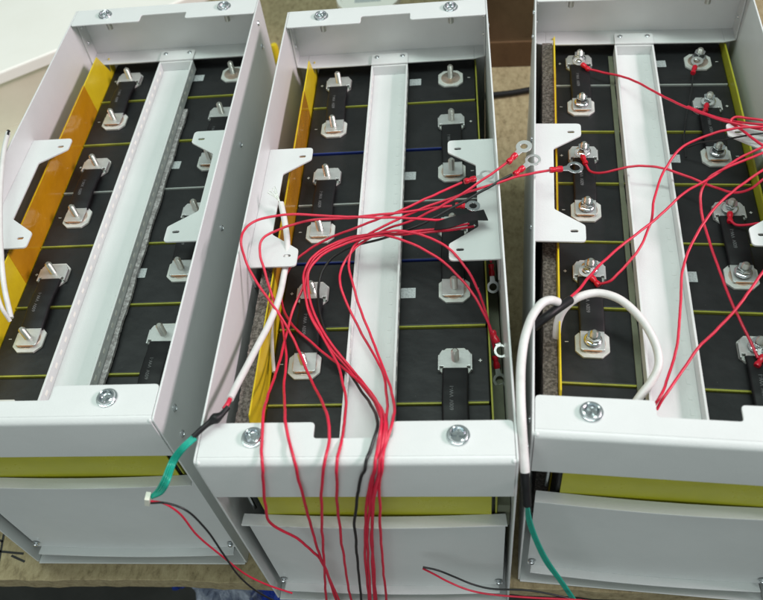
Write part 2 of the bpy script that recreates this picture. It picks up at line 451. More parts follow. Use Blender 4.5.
    # screws in the top flanges
    for x in (XC - 67.5, XC + 67.5):
        for y in (-466.5, 27.3):
            bm = bmesh.new()
            lathe(bm, [(0, ZT), (7.6, ZT), (7.8, ZT + .4), (7.5, ZT + 1.0), (6.5, ZT + 1.1), (6.4, ZT + 2.4), (6.0, ZT + 3.2), (5.3, ZT + 3.5), (4.7, ZT + 3.2), (4.1, ZT + 1.2), (3.6, ZT + .7), (0, ZT + .6)], cx=x, cy=y, n=32)
            # cross ribs of the recess
            sc = part('flange_screw', bm, STEEL, 0)
            bm = bmesh.new()
            for j in range(4):
                a = math.radians(20 + 90 * j + x)
                v = box(bm, .2, 4.2, -.7, .7, ZT + .55, ZT + 2.2)
                M = Matrix.Translation((x, y, 0)) @ Matrix.Rotation(a, 4, 'Z')
                for q in v: q.co = M @ q.co
            part('cross_recess', bm, STEEL, 0, sc)
            bm = bmesh.new()
            prof = [(0, ZT - T)]
            z = ZT - T
            prof += [(5.2, z), (5.2, z - 3.5), (3.0, z - 3.6)]
            z -= 4
            while z > ZT - 17:
                prof += [(3.0, z), (2.6, z - .5)]; z -= 1
            prof += [(0, z)]
            lathe(bm, prof, cx=x, cy=y, n=18)
            part('screw_thread', bm, STUD, 0, sc)
    return root

CASES = {'left': (Vector((-245.2, 32.1, 0)), 0.0022), 'middle': (Vector((0, 0, 0)), 0.0), 'right': (Vector((257.03, 8.7, 0)), -0.0791)}
def place(o, case, loc):
    p, a = CASES[case]
    o.location = (p + Matrix.Rotation(a, 3, 'Z') @ Vector(loc)) * S
    o.rotation_euler = (0, 0, a)
caseproto = build_case()
case_lab = {'left': 'white open metal case at the left, with amber board and no red wires inside',
            'middle': 'white open metal case in the middle with red wires spilling over its front plate',
            'right': 'white open metal case at the right whose studs carry nuts and red wires'}
for k in ('middle', 'left', 'right'):
    o = caseproto if k == 'middle' else copy_tree(caseproto)
    place(o, k, (0, 0, ZB)); tag(o, case_lab[k], 'metal case', 'open white metal battery cases')

# ------------------------------------------------------------------ cells
P = 73.0
CH = 202.2                              # cell height, origin on the case floor
def oct_pts(cx, cy, w, c):
    return [(cx - w + c, cy - w), (cx + w - c, cy - w), (cx + w, cy - w + c), (cx + w, cy + w - c), (cx + w - c, cy + w), (cx - w + c, cy + w), (cx - w, cy + w - c), (cx - w, cy - w + c)]
def stud_bm(x, y, z0, h):
    bm = bmesh.new(); prof = [(0, z0), (3.1, z0)]
    z = z0 + .6
    while z < z0 + h - 1.2:
        prof += [(3.05, z), (2.55, z + .5)]; z += 1.0
    prof += [(2.6, z0 + h - .8), (1.8, z0 + h), (0, z0 + h)]
    lathe(bm, prof, x, y, n=16); return bm
def build_cell(left_plus, label, nuts):
    root = empty('battery_cell')
    bm = bmesh.new(); box(bm, -86.8, 86.8, -35.4, 35.4, 0, CH)
    obj('cell_body', bm, FILM, root, bevel=1.6, seg=3)
    for s in (-1, 1):
        x = s * 60.5
        bm = bmesh.new(); prism(bm, oct_pts(x, 0, 13.2, 6.0), CH, CH + 2.4)
        pd = obj('terminal_pad', bm, PAD, root, bevel=0.5)
        bm = bmesh.new(); lathe(bm, [(0, CH + 2.4), (10.2, CH + 2.4), (10.0, CH + 3.2), (8.2, CH + 3.4), (6.5, CH + 3.2), (4.5, CH + 3.8), (0, CH + 3.8)], x, 0, n=32)
        obj('weld_disc', bm, DISC, pd)
        obj('stud', stud_bm(x, 0, CH + 3.4, 15.0), STUD, pd)
        if nuts:
            bm = bmesh.new()
            z = CH + 7.6
            lathe(bm, [(3.2, z), (7.0, z), (7.2, z + .5), (6.6, z + 1.3), (5.2, z + 1.8)], x, 0, n=28)
            rot = random.random()
            hx = [(x + 5.7 * math.cos(rot + i * math.pi / 3), 5.7 * math.sin(rot + i * math.pi / 3)) for i in range(6)]
            prism(bm, hx, z + 1.4, z + 6.4)
            obj('flange_nut', bm, STEEL, pd, bevel=0.7)
        plus = left_plus if s < 0 else not left_plus
        bm = bmesh.new(); mx = s * 80.0
        box(bm, mx - 1.4, mx + 1.4, 2.2, 2.8, CH, CH + .12)
        if plus: box(bm, mx - .35, mx + .35, 1.1, 2.19, CH, CH + .12); box(bm, mx - .35, mx + .35, 2.81, 3.9, CH, CH + .12)
        obj('polarity_mark', bm, MARK, root, smooth=0)
    if label:
        bm = bmesh.new(); box(bm, 15.5, 28, -6, 5, CH, CH + .15)
        obj('data_label', bm, LABEL, root, smooth=0)
    return root
ORD = ['first', 'second', 'third', 'fourth', 'fifth', 'sixth', 'seventh']
protos = {}
for k in ('left', 'middle', 'right'):
    for i in range(7):
        key = (i % 2 == 0, i % 2 == 0, k == 'right')
        if k == 'left' and i == 6: pass
        o = protos.get(key)
        if o is None: o = protos[key] = build_cell(*key)
        else: o = copy_tree(o)
        place(o, k, (random.uniform(-.4, .4), -P * i, -CH + random.uniform(-.35, .25)))
        for c_ in o.children:
            if c_.name.startswith('data_label'): c_.rotation_euler.z = random.uniform(-.04, .04); c_.location.x = random.uniform(-3, 1) * S
        where = 'rearmost' if i == 0 else ('frontmost' if i == 6 else ORD[i] + ' from the back')
        extra = {'left': 'bare threaded studs', 'middle': 'bare threaded studs', 'right': 'nuts on its studs'}[k]
        tag(o, 'black battery cell with %s, %s in the %s case' % (extra, where, k), 'battery cell', 'black battery cells packed in the cases')

# spacer sheets between the cells
spc = {'left': 'YYGYYY', 'middle': 'YBGBYY', 'right': 'GYYYYY'}
bm = bmesh.new(); box(bm, -85.5, 85.5, -.75, .75, 0, 203.2)
sp0 = obj('spacer_sheet', bm, OLIVE, smooth=0)
first = True
for k in spc:
    for i, c in enumerate(spc[k]):
        m = {'Y': OLIVE, 'B': BLUE, 'G': GREYS}[c]; cn = {'Y': 'yellow green', 'B': 'blue', 'G': 'pale grey'}[c]
        if first: o = sp0; first = False
        else: o = sp0.copy(); col.objects.link(o)
        o.material_slots[0].link = 'OBJECT'; o.material_slots[0].material = m
        place(o, k, (0, -P * (i + .5), -CH))
        tag(o, 'thin %s spacer between the %s and %s cells from the back, %s case' % (cn, ORD[i], ORD[i + 1], k), 'spacer', 'spacer sheets between the cells')

# busbars
def build_bus(nut=False):
    """from the stud at y=0 to the stud at y=-P, origin at cell top"""
    root = empty('busbar')
    bm = bmesh.new()
    w = 12.2
    bm = bmesh.new()
    prism(bm, [(-w + 2, 9), (w - 2, 9), (w, 5.5), (w, -6), (w - 3, -6), (w - 3, -9.6), (-w + 3, -9.6), (-w + 3, -6), (-w, -6), (-w, 5.5)], 4.2, 5.8)
    for sx in (-1, 1):
        a, b = sorted((sx * (w - .3), sx * (w + 1.2)))
        box(bm, a, b, -9.5, 4.6, 2.6, 5.6)
    obj('bar_end', bm, ALU, root, bevel=0.4)
    bm = bmesh.new()
    prism(bm, round_poly([(-9.3, -P + 9.6), (9.3, -P + 9.6), (9.3, -P - 8.6), (-9.3, -P - 8.6)], [0, 0, 2, 2]), 4.2, 5.8)
    be = obj('bar_end', bm, ALU, root, bevel=0.4)
    bm = bmesh.new(); box(bm, -7.0, 7.0, -P - 9.0, -P - 8.65, 4.35, 5.6)
    obj('cut_edge', bm, COPPER, be, smooth=0)
    bm = bmesh.new()
    nn = 12; hw = 9.6
    y0, y1 = -8.6, -P + 9.4
    # softly rounded flat sleeve section, slightly raised in the middle
    rings = []
    for i in range(nn + 1):
        t = i / nn; y = y0 + (y1 - y0) * t
        rise = 1.6 * math.sin(math.pi * t) + .25 * math.sin(t * 23)
        sec = [(-hw, 2.9), (hw, 2.9), (hw + .5, 4.3), (hw, 6.2), (hw - 1.2, 6.9), (-hw + 1.2, 6.9), (-hw, 6.2), (-hw - .5, 4.3)]
        rings.append([bm.verts.new((x + .2 * math.sin(t * 9), y, z + rise)) for x, z in sec])
    for a, b in zip(rings, rings[1:]):
        for q in range(8): bm.faces.new((a[q], a[(q + 1) % 8], b[(q + 1) % 8], b[q]))
    bm.faces.new(rings[0]); bm.faces.new(rings[-1][::-1])
    sl = obj('shrink_sleeve', bm, SLEEVE, root, smooth=60)
    bm = text_mesh('600V  VW-1', 4.2, .06)
    bmesh.ops.rotate(bm, cent=(0, 0, 0), matrix=Matrix.Rotation(math.pi / 2, 3, 'Z'), verts=bm.verts)
    for v in bm.verts:
        t = (y0 - (-P / 2 + v.co.y)) / (y0 - y1)
        v.co = Vector((v.co.x - 2.5, -P / 2 + v.co.y, v.co.z + 7.05 + 1.6 * math.sin(math.pi * t) + .25 * math.sin(t * 23)))
    obj('printed_text', bm, PRINT, sl, smooth=0, recalc=False)
    return root
b0 = build_bus(); first = True
for k in ('middle', 'left', 'right'):
    for s, starts in ((-1, (0, 2, 4)), (1, (1, 3, 5))):
        for i in starts:
            if first: o = b0; first = False
            else: o = copy_tree(b0)
            place(o, k, (s * 60.5, -P * i, 0))
            o.rotation_euler.z += random.uniform(-.018, .018)
            tag(o, 'black sleeved busbar, %s side of %s case, from %s to %s cell from the back' % ('left' if s < 0 else 'right', k, ORD[i], ORD[i + 1]), 'busbar', 'black sleeved busbars joining the cells')
# last cell of each left column: nothing; front end board, side boards, foam
def build_board():
    root = empty('insulation_board')
    bm = bmesh.new()
    prism(bm, [(30, -120), (30, 13), (24, 17), (17, 2), (-1, 35.5), (-430, 35.5), (-445, 10), (-445, -120)], -88.6, -87.4, 'x')
    obj('yellow_board', bm, YEL, root, bevel=.2)
    bm = bmesh.new()
    prism(bm, [(-51, -60), (-53, 35.9), (-296, 35.9), (-299, -60)], -88.9, -88.65, 'x')
    prism(bm, [(-51, -.5), (-53, 35.9), (-296, 35.9), (-299, -.5)], -87.38, -87.15, 'x')
    obj('amber_tape', bm, AMBER, root, smooth=0)
    return root
bd = build_board(); first = True
def foam_bm(ya, yb, zt):
    n = 90; bm = bmesh.new()
    R_ = [(-89.1, ya + (yb - ya) * i / n) for i in range(n + 1)]
    L_ = [(-99.4 + random.uniform(-.4, .4), ya + (yb - ya) * i / n) for i in range(n + 1)]
    prism(bm, R_ + L_[::-1], -150, zt); return bm
foam0 = obj('foam_strip', foam_bm(-262, -443, 30), FOAM, smooth=0)
foamC = obj('foam_strip', foam_bm(8, -443, 22), FOAM, smooth=0)
bm = bmesh.new(); box(bm, 87.2, 88.6, -474, 34, -150, 3.2)
rb0 = obj('edge_board', bm, OLIVE, bevel=.2)
bm = bmesh.new()
prism(bm, [(34, -150), (34, 4), (20, 11), (-60, 13), (-474, 8), (-474, -150)], 87.2, 88.9, 'x')
rb1 = obj('edge_board', bm, ENDY, bevel=.2)
bm = bmesh.new(); box(bm, -84.5, 84.5, -475.2, -474.0, -190, 6)
eb0 = obj('end_board', bm, ENDY, bevel=.2)
for k in ('middle', 'left', 'right'):
    o = bd if first else copy_tree(bd); place(o, k, (0, 0, 0))
    tag(o, {'left': 'tall amber taped yellow board with pointed rear end in left case', 'middle': 'narrow looking amber and yellow board by the white cable in middle case', 'right': 'thin yellow edged board beside brown foam in right case'}[k], 'insulation board', 'amber and yellow boards left of the cells')
    f = foam0 if first else (foamC if k == 'right' else foam0.copy())
    if not first and k != 'right': col.objects.link(f)
    place(f, k, (0, 0, 0)); tag(f, 'speckled grey foam strip between board and left wall of the %s case' % k, 'foam strip', 'foam strips along the left walls')
    e = eb0 if first else eb0.copy()
    if not first: col.objects.link(e)
    place(e, k, (0, 0, 0)); tag(e, 'yellow green end board seen below the front plate of the %s case' % k, 'end board', 'yellow green end boards')
    if k == 'right': r = rb1
    else:
        r = rb0 if first else rb0.copy()
        if not first: col.objects.link(r)
    place(r, k, (0, 0, 0)); tag(r, 'thin yellow green board along the right edge of the cells, %s case' % k, 'edge board', 'boards along the right edge of the cells')
    first = False

for k, xa, xb, ya, yb, zt_, m_, lb in (('left', 16.0, 20.5, -62, -440, 4.6, WRAP, 'pale speckled foam edging along the right side of the left case channel'),
                                 ('right', -29.5, -25.0, 10, -440, 3.2, GAPM, 'dull green edging strip along the left side of the right case channel')):
    bm = bmesh.new(); n_ = 70
    L1 = [(xa, ya + (yb - ya) * i / n_) for i in range(n_ + 1)]
    L2 = [(xb + .5 * math.sin(i * .55) + random.uniform(-.25, .25), ya + (yb - ya) * i / n_) for i in range(n_ + 1)]
    prism(bm, L1 + L2[::-1], 1.6, zt_)
    o = obj('edging_strip', bm, m_, smooth=0); place(o, k, (0, 0, 0)); tag(o, lb, 'edging strip')
bm = bmesh.new(); box(bm, 89.0, 98.2, -473, -95, -60, -24)
o = obj('filler_board', bm, GAPM, bevel=.3); place(o, 'middle', (0, 0, 0))
tag(o, 'dull olive grey filler board down in the right gap of the middle case', 'filler board')
# ------------------------------------------------------------------ wires
def ring_terminal(parent, b, r, dark=False, R=6.0, h=3.2, sleeve=REDS, L=10.5):
    """b = centre of the vinyl crimp, r = centre of the ring"""
    d = (r - b).normalized(); side = d.cross(Vector((0, 0, 1))).normalized(); nz = side.cross(d).normalized()
    M = Matrix((( d.x, side.x, nz.x, b.x), (d.y, side.y, nz.y, b.y), (d.z, side.z, nz.z, b.z), (0, 0, 0, 1)))
    D = (r - b).length
    bm = bmesh.new()
    rings = []
    outer = [(D + R * math.cos(a), R * math.sin(a)) for a in [math.pi * (-1 + .14) + 2 * math.pi * .86 * i / 28 + 0.0 for i in range(29)]]
    outer = [(L / 2 - .6, -1.9)] + outer + [(L / 2 - .6, 1.9)]
    hole = [(D + h * math.cos(2 * math.pi * i / 22), h * math.sin(2 * math.pi * i / 22)) for i in range(22)]
    prism(bm, outer, -.45, .45, holes=[hole])
    for v in bm.verts: v.co = M @ v.co
    ring = obj('ring_terminal', bm, STEEL if dark else ALU, parent, bevel=.15)
    bm = bmesh.new()
    path = [M @ Vector((-L / 2 + L * t / 8, 0, 0)) for t in range(9)]
    tube(bm, path, 2.4, 14, radii=[2.3, 2.6, 2.55, 2.0, 1.95, 2.55, 2.6, 2.6, 2.35])
    obj('crimp_sleeve', bm, sleeve, ring, smooth=60)
def wob(path, key, amp=0.55):
    from mathutils import noise
    o = Vector((sum(map(ord, key)) % 97, 0, 0)); out = []; d = 0
    for i, p in enumerate(path):
        if i: d += (p - path[i - 1]).length
        k = min(1, d / 15)
        n = noise.noise_vector(Vector((d * .045, 0, 0)) + o) * amp * 1.6 + noise.noise_vector(Vector((d * .15, 3, 0)) + o) * amp * .45
        n.z = abs(n.z)
        if p.y < -484: n.y = -abs(n.y)
        out.append(p + n * k)
    return out
def wire(name, label, cat, group, pts, r=1.05, m=RED, lug=None, lugend=None, cover=None, seg=8, part='insulation'):
    """pts: (u, v, z) on a height plane or (u, v, 'Y', y) on an upright plane"""
    W = []
    for p in pts:
        if isinstance(p, Vector): W.append(p)
        elif len(p) == 4: W.append(at(p[0], p[1], p[3], 1))
        else: W.append(at(p[0], p[1], p[2]))
    if lug or lugend:
        base = W[0] if lug else W[-1]
        root = empty(name, base)
        sh = Matrix.Translation(-base)
        bm = bmesh.new(); tube(bm, [sh @ q for q in wob(catmull(W, seg), name + label)], r)
        obj(part, bm, m, root, smooth=60)
        for L in (lug, lugend):
            if L:
                bpt, rpt = at(*L[0]), at(*L[1])
                ring_terminal(root, sh @ bpt, sh @ rpt, **(L[2] if len(L) > 2 else {}))
        tag(root, label, cat, group); return root
    base = W[0]
    bm = bmesh.new(); tube(bm, [q - base for q in wob(catmull(W, seg), name + label)], r)
    o = obj(name, bm, m, smooth=60); o.location = base * S
    tag(o, label, cat, group)
    return o
GM = 'loose red sense wires over the middle case'
GRt = 'red sense wires of the right case'
def drop(*uv):
    """a wire lying on the front plate that bends over its edge and hangs down"""
    out = []; done = False; prev = None
    for u, v in uv:
        if v >= 462 and not done:
            done = True
            pu = prev if prev else (u, 440)
            f = (463.5 - pu[1]) / (v - pu[1]) if v > 463.6 else 1
            uc = pu[0] + (u - pu[0]) * f
            out.append((uc, 460.3, 71.0)); 
            if v > 474: out.append((uc + (u - uc) * .3, 469.5, 'Y', -487.9))
        if v < 462: out.append((u, v, 71.0))
        elif v < 500:
            if v > 469: out.append((u, v, 'Y', -487.8))
        else: out.append((u, v, 'Y', -489.5))
        prev = (u, v)
    return out
wire('red_wire', 'red wire making the widest loop at left, over the wall and left bracket', 'wire', GM,
     [(456, 219.5, 54), (440, 220.5, 54), (425, 219.5, 58), (400, 218, 62), (354, 217, 66), (293, 214.5, 70), (262, 218.5, 74), (247, 227, 76), (241.5, 240, 76), (248, 266, 62), (270, 301, 46), (293, 338, 28), (310, 378, 30), (322, 402, 55), (327, 416, 70)] + drop((329, 440), (323, 472), (322, 500), (322, 531), (323.6, 559), (327, 605), (330, 640)))
wire('red_wire', 'red wire of the inner left loop that ends in the dull ring above the tape', 'wire', GM,
     [(452, 206, 55), (435, 207.5, 55), (410, 211.5, 56), (382, 214.5, 58), (354, 217.5, 60), (310, 221, 60), (280, 229, 60), (262, 240, 58), (260, 255, 54), (265, 270, 48), (272, 295, 38), (281, 321, 26), (286, 352, 22), (284, 385, 28), (284.6, 404, 50), (285.5, 418, 70)] + drop((288, 440), (294, 464), (300, 485), (313, 531), (320, 554), (329, 577), (338, 606), (345, 640)),
     lug=((460, 205.5, 54), (473, 206, 53), dict(R=6.0, h=3.2, dark=True, L=8)))
wire('red_wire', 'red wire leftmost on the middle front plate, arching to the clear ring at right', 'wire', GM,
     [(492, 332, 12), (484, 314, 22), (464, 282, 34), (435, 256.5, 44), (403, 240.5, 48), (378, 235, 46), (342, 240, 40), (318, 254, 38), (306, 270, 34), (304, 284, 32), (293, 312, 26), (285, 340, 24), (277, 370, 30), (268, 396, 52), (263.5, 414, 70)] + drop((262.5, 449), (263, 476), (265, 504), (272, 524), (297, 538), (318, 556), (330, 580), (341, 606), (350, 640)),
     lug=((495, 337, 9), (501, 351, 5), dict(R=5.5, h=3.6)))
wire('red_wire', 'red wire fourth on the front plate, arching to the dark ring deep at right', 'wire', GM,
     [(495, 352, -6), (491, 335, 4), (484, 306, 20), (472, 277, 38), (452, 251, 48), (423, 235.5, 52), (395, 231.5, 51), (368, 235, 46), (340, 243, 41), (316, 258, 38), (308, 272, 36), (306, 292, 32), (312, 318, 28), (326, 342, 26), (338, 366, 26), (345, 396, 38), (344, 420, 56), (342, 440, 69)] + drop((338, 456), (337, 477), (337, 499), (340.5, 531), (345, 563), (352, 605), (360, 640)),
     lug=((496, 362, -12), (499.5, 380, -22), dict(R=5.5, h=3.2, dark=True)))
wire('red_wire', 'red wire sweeping low to the left below the bracket, ending in a glassy ring', 'wire', GM,
     [(462, 182.5, 60), (450, 188, 60), (427, 198, 60), (400, 211, 57), (378, 219, 51), (354, 229, 43), (313, 247, 30), (289, 269, 22), (281, 298, 16), (291, 322, 15), (317, 347, 16), (345, 369, 20), (366, 388, 30), (380, 412, 60), (382, 425, 71)] + drop((378, 455), (372, 477), (367, 500), (365, 545), (369, 605), (372, 640)),
     lug=((470, 180, 60), (487, 175, 57), dict(R=6.0, h=4.4)))
for j, (o_, l_) in enumerate(((0, 'outer'), (4.0, 'inner'))):
    wire('red_wire', 'red wire from under the tape, curving left then down, %s of two' % l_, 'wire', GM,
         [(474 - 5 * j, 226.5 - 2.5 * j, 42), (440, 231.5 - 2.5 * j, 45 + j), (410, 234 - 2 * j, 46 + 2 * j), (380, 236 - .6 * j, 44 + 2 * j), (344 + .6 * o_, 240 + o_ * .9, 41 + j), (316 + o_, 254 + o_ * .8, 39 + j), (305 + o_, 270 + o_ * .4, 36 + j), (304.5 + o_, 292, 33), (311 + o_ * 1.1, 317, 29), (330 + o_, 347, 24 + j), (351 + o_, 373, 22 + j), (368 + o_ * .8, 393, 32), (379 + o_ * .8, 412, 58), (381.5 + o_ * .8, 424, 71.5)] +
         drop((378 + o_ * .8, 450), (374 + o_ * .9, 478), (370 + o_, 504), (368 + o_ * .9, 545), (371 + o_ * 1.0, 605), (375 + o_, 640)))
wire('red_wire', 'red wire ending in the bright flat ring, highest of the rings above the gap', 'wire', GM,
     [(507, 162.5, 80), (497, 170, 78), (480, 182, 74), (461, 195, 68), (438, 208, 60), (410, 221, 50), (382, 231, 42), (355, 249, 36), (343, 266, 32), (340, 282, 30), (350, 310, 22), (369, 347, 18), (382, 371, 22), (386.5, 396, 38), (387, 416, 62), (387, 428, 71.5)] + drop((385, 445), (380.5, 478), (379.5, 508), (382, 554), (387, 605), (392, 640)),
     lug=((512, 158.5, 81), (524, 146.5, 83), dict(R=6.6, h=3.0)))
wire('red_wire', 'red wire reaching furthest right, its ring over the busbar of the right case', 'wire', GM,
     [(549, 170.5, 75), (530, 174, 74), (503.5, 181, 72), (478, 189, 68), (444, 201, 60), (410, 214, 54), (385, 226, 49), (366, 236, 44), (353, 247, 38), (349, 261, 34), (352, 282, 30), (362, 314, 24), (376, 351, 22), (389, 383, 32), (394, 404, 52), (392, 424, 71.5)] + drop((386, 442), (378, 474), (373, 500), (373, 545), (377, 605), (382, 640)),
     lug=((556, 169.5, 75), (575, 167.5, 74), dict(R=6.6, h=4.2, dark=True)))
wire('red_wire', 'short red wire hanging below the right bracket with a dark ring', 'wire', GM,
     [(476, 236, 38), (486, 246, 30), (490, 256, 10), (491, 262, 0)], lugend=((491.5, 270, -8), (493, 287, -18), dict(R=5.5, h=3.2, dark=True)))
wire('black_wire', 'black wire in the red bundle, ending in a red crimp with see-through ring', 'wire', None,
     [(512, 174.5, 74), (500, 181, 72), (481, 192, 68), (460, 204, 62), (440, 215, 56), (415, 227, 48), (385, 238, 38), (345, 250, 26), (325, 266, 20), (318, 290, 14), (322, 320, 14), (336, 352, 16), (354, 380, 20), (366, 398, 34), (376, 416, 62), (377, 428, 71.5)] + drop((370, 450), (362, 476), (357, 500), (355, 530), (357, 556), (362, 605), (366, 640)), r=1.1, m=BLK,
     lug=((519, 171, 75), (533, 160, 76), dict(R=6.4, h=4.3)))
# black tape tail
bm = bmesh.new()
tp = [at(435, 226, 55), at(447, 223.5, 59), at(461, 219.5, 60), (at(474, 216.5, 58)), at(486, 215, 56)]
tp = catmull(tp, 6)
rows = []
for i, p in enumerate(tp):
    t = (tp[min(i + 1, len(tp) - 1)] - tp[max(i - 1, 0)]).normalized(); sd = Vector((-t.y, t.x, 0)).normalized()
    up = Vector((0, 0, 1)); w = 4.6 + 1.0 * i / len(tp)
    tl = .18 * math.sin(i * .3)
    sv = (sd * math.cos(tl) + up * math.sin(tl)) * w
    rows.append([bm.verts.new(q - tp[0]) for q in (p - sv - up * .5, p + sv - up * .5, p + sv + up * .5, p - sv + up * .5)])
for a, b in zip(rows, rows[1:]):
    for q in range(4): bm.faces.new((a[q], a[(q + 1) % 4], b[(q + 1) % 4], b[q]))
bm.faces.new(rows[0]); bm.faces.new(rows[-1][::-1])
o = obj('adhesive_tape', bm, RUB, bevel=.15); o.location = tp[0] * S
tag(o, 'short black tape tail lying across the right bracket of the middle case', 'tape')

def cable_thing(name, label, cat, pieces, group=None):
    base = None; root = None
    for pname, m, r, pts, *rest in pieces:
        W = [p if isinstance(p, Vector) else (at(p[0], p[1], p[3], 1) if len(p) == 4 else at(*p)) for p in pts]
        if root is None: base = W[0]; root = empty(name, base)
        bm = bmesh.new()
        path = [q - base for q in catmull(W, 8)]
        tube(bm, path, r, 14, radii=[r * rest[0](i / (len(path) - 1)) for i in range(len(path))] if rest else None)
        obj(pname, bm, m, root, smooth=60)
    tag(root, label, cat, group)
    return root, base
# middle case white cable
bare = []
for dx, dy in ((0, 0), (-3.5, 1.5), (2.0, -2), (-5, 4)):
    bare.append(('bare_strand', STUD, .42, [(280, 202, 54), (277 + dx * .4, 196 + dy * .3, 57), (272.5 + dx, 188.5 + dy, 60)]))
root, base = cable_thing('white_cable', 'white cable with bared strands at top, green wires at its lower end, middle case', 'cable',
    [('jacket', WCAB, 2.6, [(281, 203, 53), (283.5, 215, 50), (287, 238, 46), (287, 255, 42), (284, 275, 38), (279, 298, 38), (270, 322, 42), (257, 347, 50), (246, 368, 58), (237, 385, 66), (230, 399, 74)]),
     ('side_strand', WCAB, 1.5, [(280, 300, 20), (273, 318, 16), (272, 345, 14), (274, 372, 12)]),
     ('red_core', RED, 1.6, [(230, 399, 74), (227.5, 404, 75), (224, 409, 75)]),
     ('heat_shrink', SLEEVE, 2.4, [(228, 407, 75), (221, 415, 75), (213, 420, 75), (204, 427, 75), (193, 437, 74)], lambda t: .8 + .75 * math.exp(-((t - .42) / .13) ** 2)),
     ] + [('green_wire', GRN, .95, [(194 + a, 437 + b, 74), (183 + a, 447 + b, 72), (172 + a * 1.3, 462 + b, 60), (165 + a * 1.6, 480 + b, 'Y', -492 - a), (158 + a * 1.8, 492 + b * .5, 'Y', -494 - a), (150 + a * .5, 498, 'Y', -496)]) for a, b in ((-1.3, -1), (0, 0), (1.3, .8), (2.3, 1.7))] +
     [('red_lead', RED, .75, [(151, 501, 'Y', -497), (163, 503, 'Y', -498), (178, 512, 'Y', -499), (197, 535, 'Y', -500), (222, 556, 'Y', -500), (247, 575, 'Y', -500), (268, 585, 'Y', -500), (292, 593, 'Y', -500)]),
      ('black_lead', BLK, .75, [(151, 503, 'Y', -498), (166, 503, 'Y', -500), (184, 509, 'Y', -502), (205, 528, 'Y', -503), (224, 555, 'Y', -504), (240, 577, 'Y', -504), (258, 592, 'Y', -504), (285, 606, 'Y', -504)])] + bare)
bm = bmesh.new()
c = at(148, 499, -496, 1) - base
v = box(bm, -1.7, 1.7, -3, 3, -5.2, 5.2)
M = Matrix.Translation(c) @ Matrix.Rotation(math.radians(18), 4, 'Y')
for q in v: q.co = M @ q.co
for j in range(4):
    v = box(bm, 1.72, 2.3, -1, 1, -4.2 + j * 2.3, -3.1 + j * 2.3)
    for q in v: q.co = M @ q.co
obj('connector', bm, CONN, root, bevel=.4)
cable_thing('lead_pair', 'loose red and black lead pair in front of the middle case at bottom right', 'wire',
    [('black_lead', BLK, .8, [(423, 567, 'Y', -492), (437, 570, 'Y', -493), (455, 577, 'Y', -494), (472, 584, 'Y', -496), (490, 588.5, 'Y', -498), (530, 590.5, 'Y', -500), (572, 599, 'Y', -503), (600, 608, 'Y', -505)]),
     ('red_lead', RED, .8, [(423, 568.5, 'Y', -492), (434, 574, 'Y', -493.5), (447, 581, 'Y', -495), (466, 589, 'Y', -498), (485, 593.5, 'Y', -499), (530, 597.5, 'Y', -502), (572, 599.5, 'Y', -505), (600, 602, 'Y', -508)])])
# right case: white cable looping, black sheath, green wires
cable_thing('white_cable', 'thick white cable curling over the right case wall, green wires at its end', 'cable',
    [('jacket', WCAB, 3.1, [(558, 302, 66), (551, 300, 72), (543, 302.5, 75), (533, 315, 76), (525.5, 335, 76), (521.5, 360, 76), (520.5, 390, 76), (521.5, 420, 72), (523.5, 450, 60), (525, 472, 50)]),
     ('black_sheath', SLEEVE, 2.9, [(525, 470, 50), (525.5, 482, 42), (526, 492, 34), (527, 505, 24)])] +
    [('green_wire', GRN, 1.0, [(527 + a * .3, 503, 26), (529 + a, 520, 'Y', -491), (536 + a, 540, 'Y', -492), (547 + a * 1.2, 562, 'Y', -493), (560 + a, 580, 'Y', -495), (578 + a, 606, 'Y', -498)]) for a in (-1.6, .2, 1.8)])
cable_thing('white_cable', 'white cable arching over the left busbar of the right case into its channel', 'cable',
    [('jacket', WCAB, 3.1, [(556, 347, 8), (556.5, 336, 22), (558, 322, 32), (564, 309, 42), (577, 298, 48), (597, 293, 48), (617, 298, 46), (634, 311, 42), (648, 329, 36), (657, 349, 30), (658.5, 366, 26), (651, 382, 22), (641, 395, 18), (632, 408, 14)])])
bm = bmesh.new(); b_ = at(534, 327, 56)
tube(bm, [q - b_ for q in catmull([at(534, 327, 56), at(545, 318, 62), at(557, 309, 62), at(570, 300, 56)], 6)], 3.4, 12, radii=None)
o = obj('tape_wrap', bm, SLEEVE, smooth=60); o.location = b_ * S
tag(o, 'black tape wrap crossing the white cable at the left wall of the right case', 'tape')
# left case white cable at the frame edge
cable_thing('white_cable', 'white cable hanging over the left bracket of the left case at the frame edge', 'cable',
    [('jacket', WCAB, 2.2, [(8, 133, 73), (4, 150, 73), (1, 180, 72), (0, 215, 66), (1, 250, 60), (4, 285, 50), (11, 318, 40)]),
     ('side_jacket', WCAB, 1.6, [(-4, 290, 60), (2, 308, 52), (10, 321, 40)]),
     ('dark_tip', BLK, 1.6, [(7.5, 136, 73.5), (8.5, 131, 73.5)])])

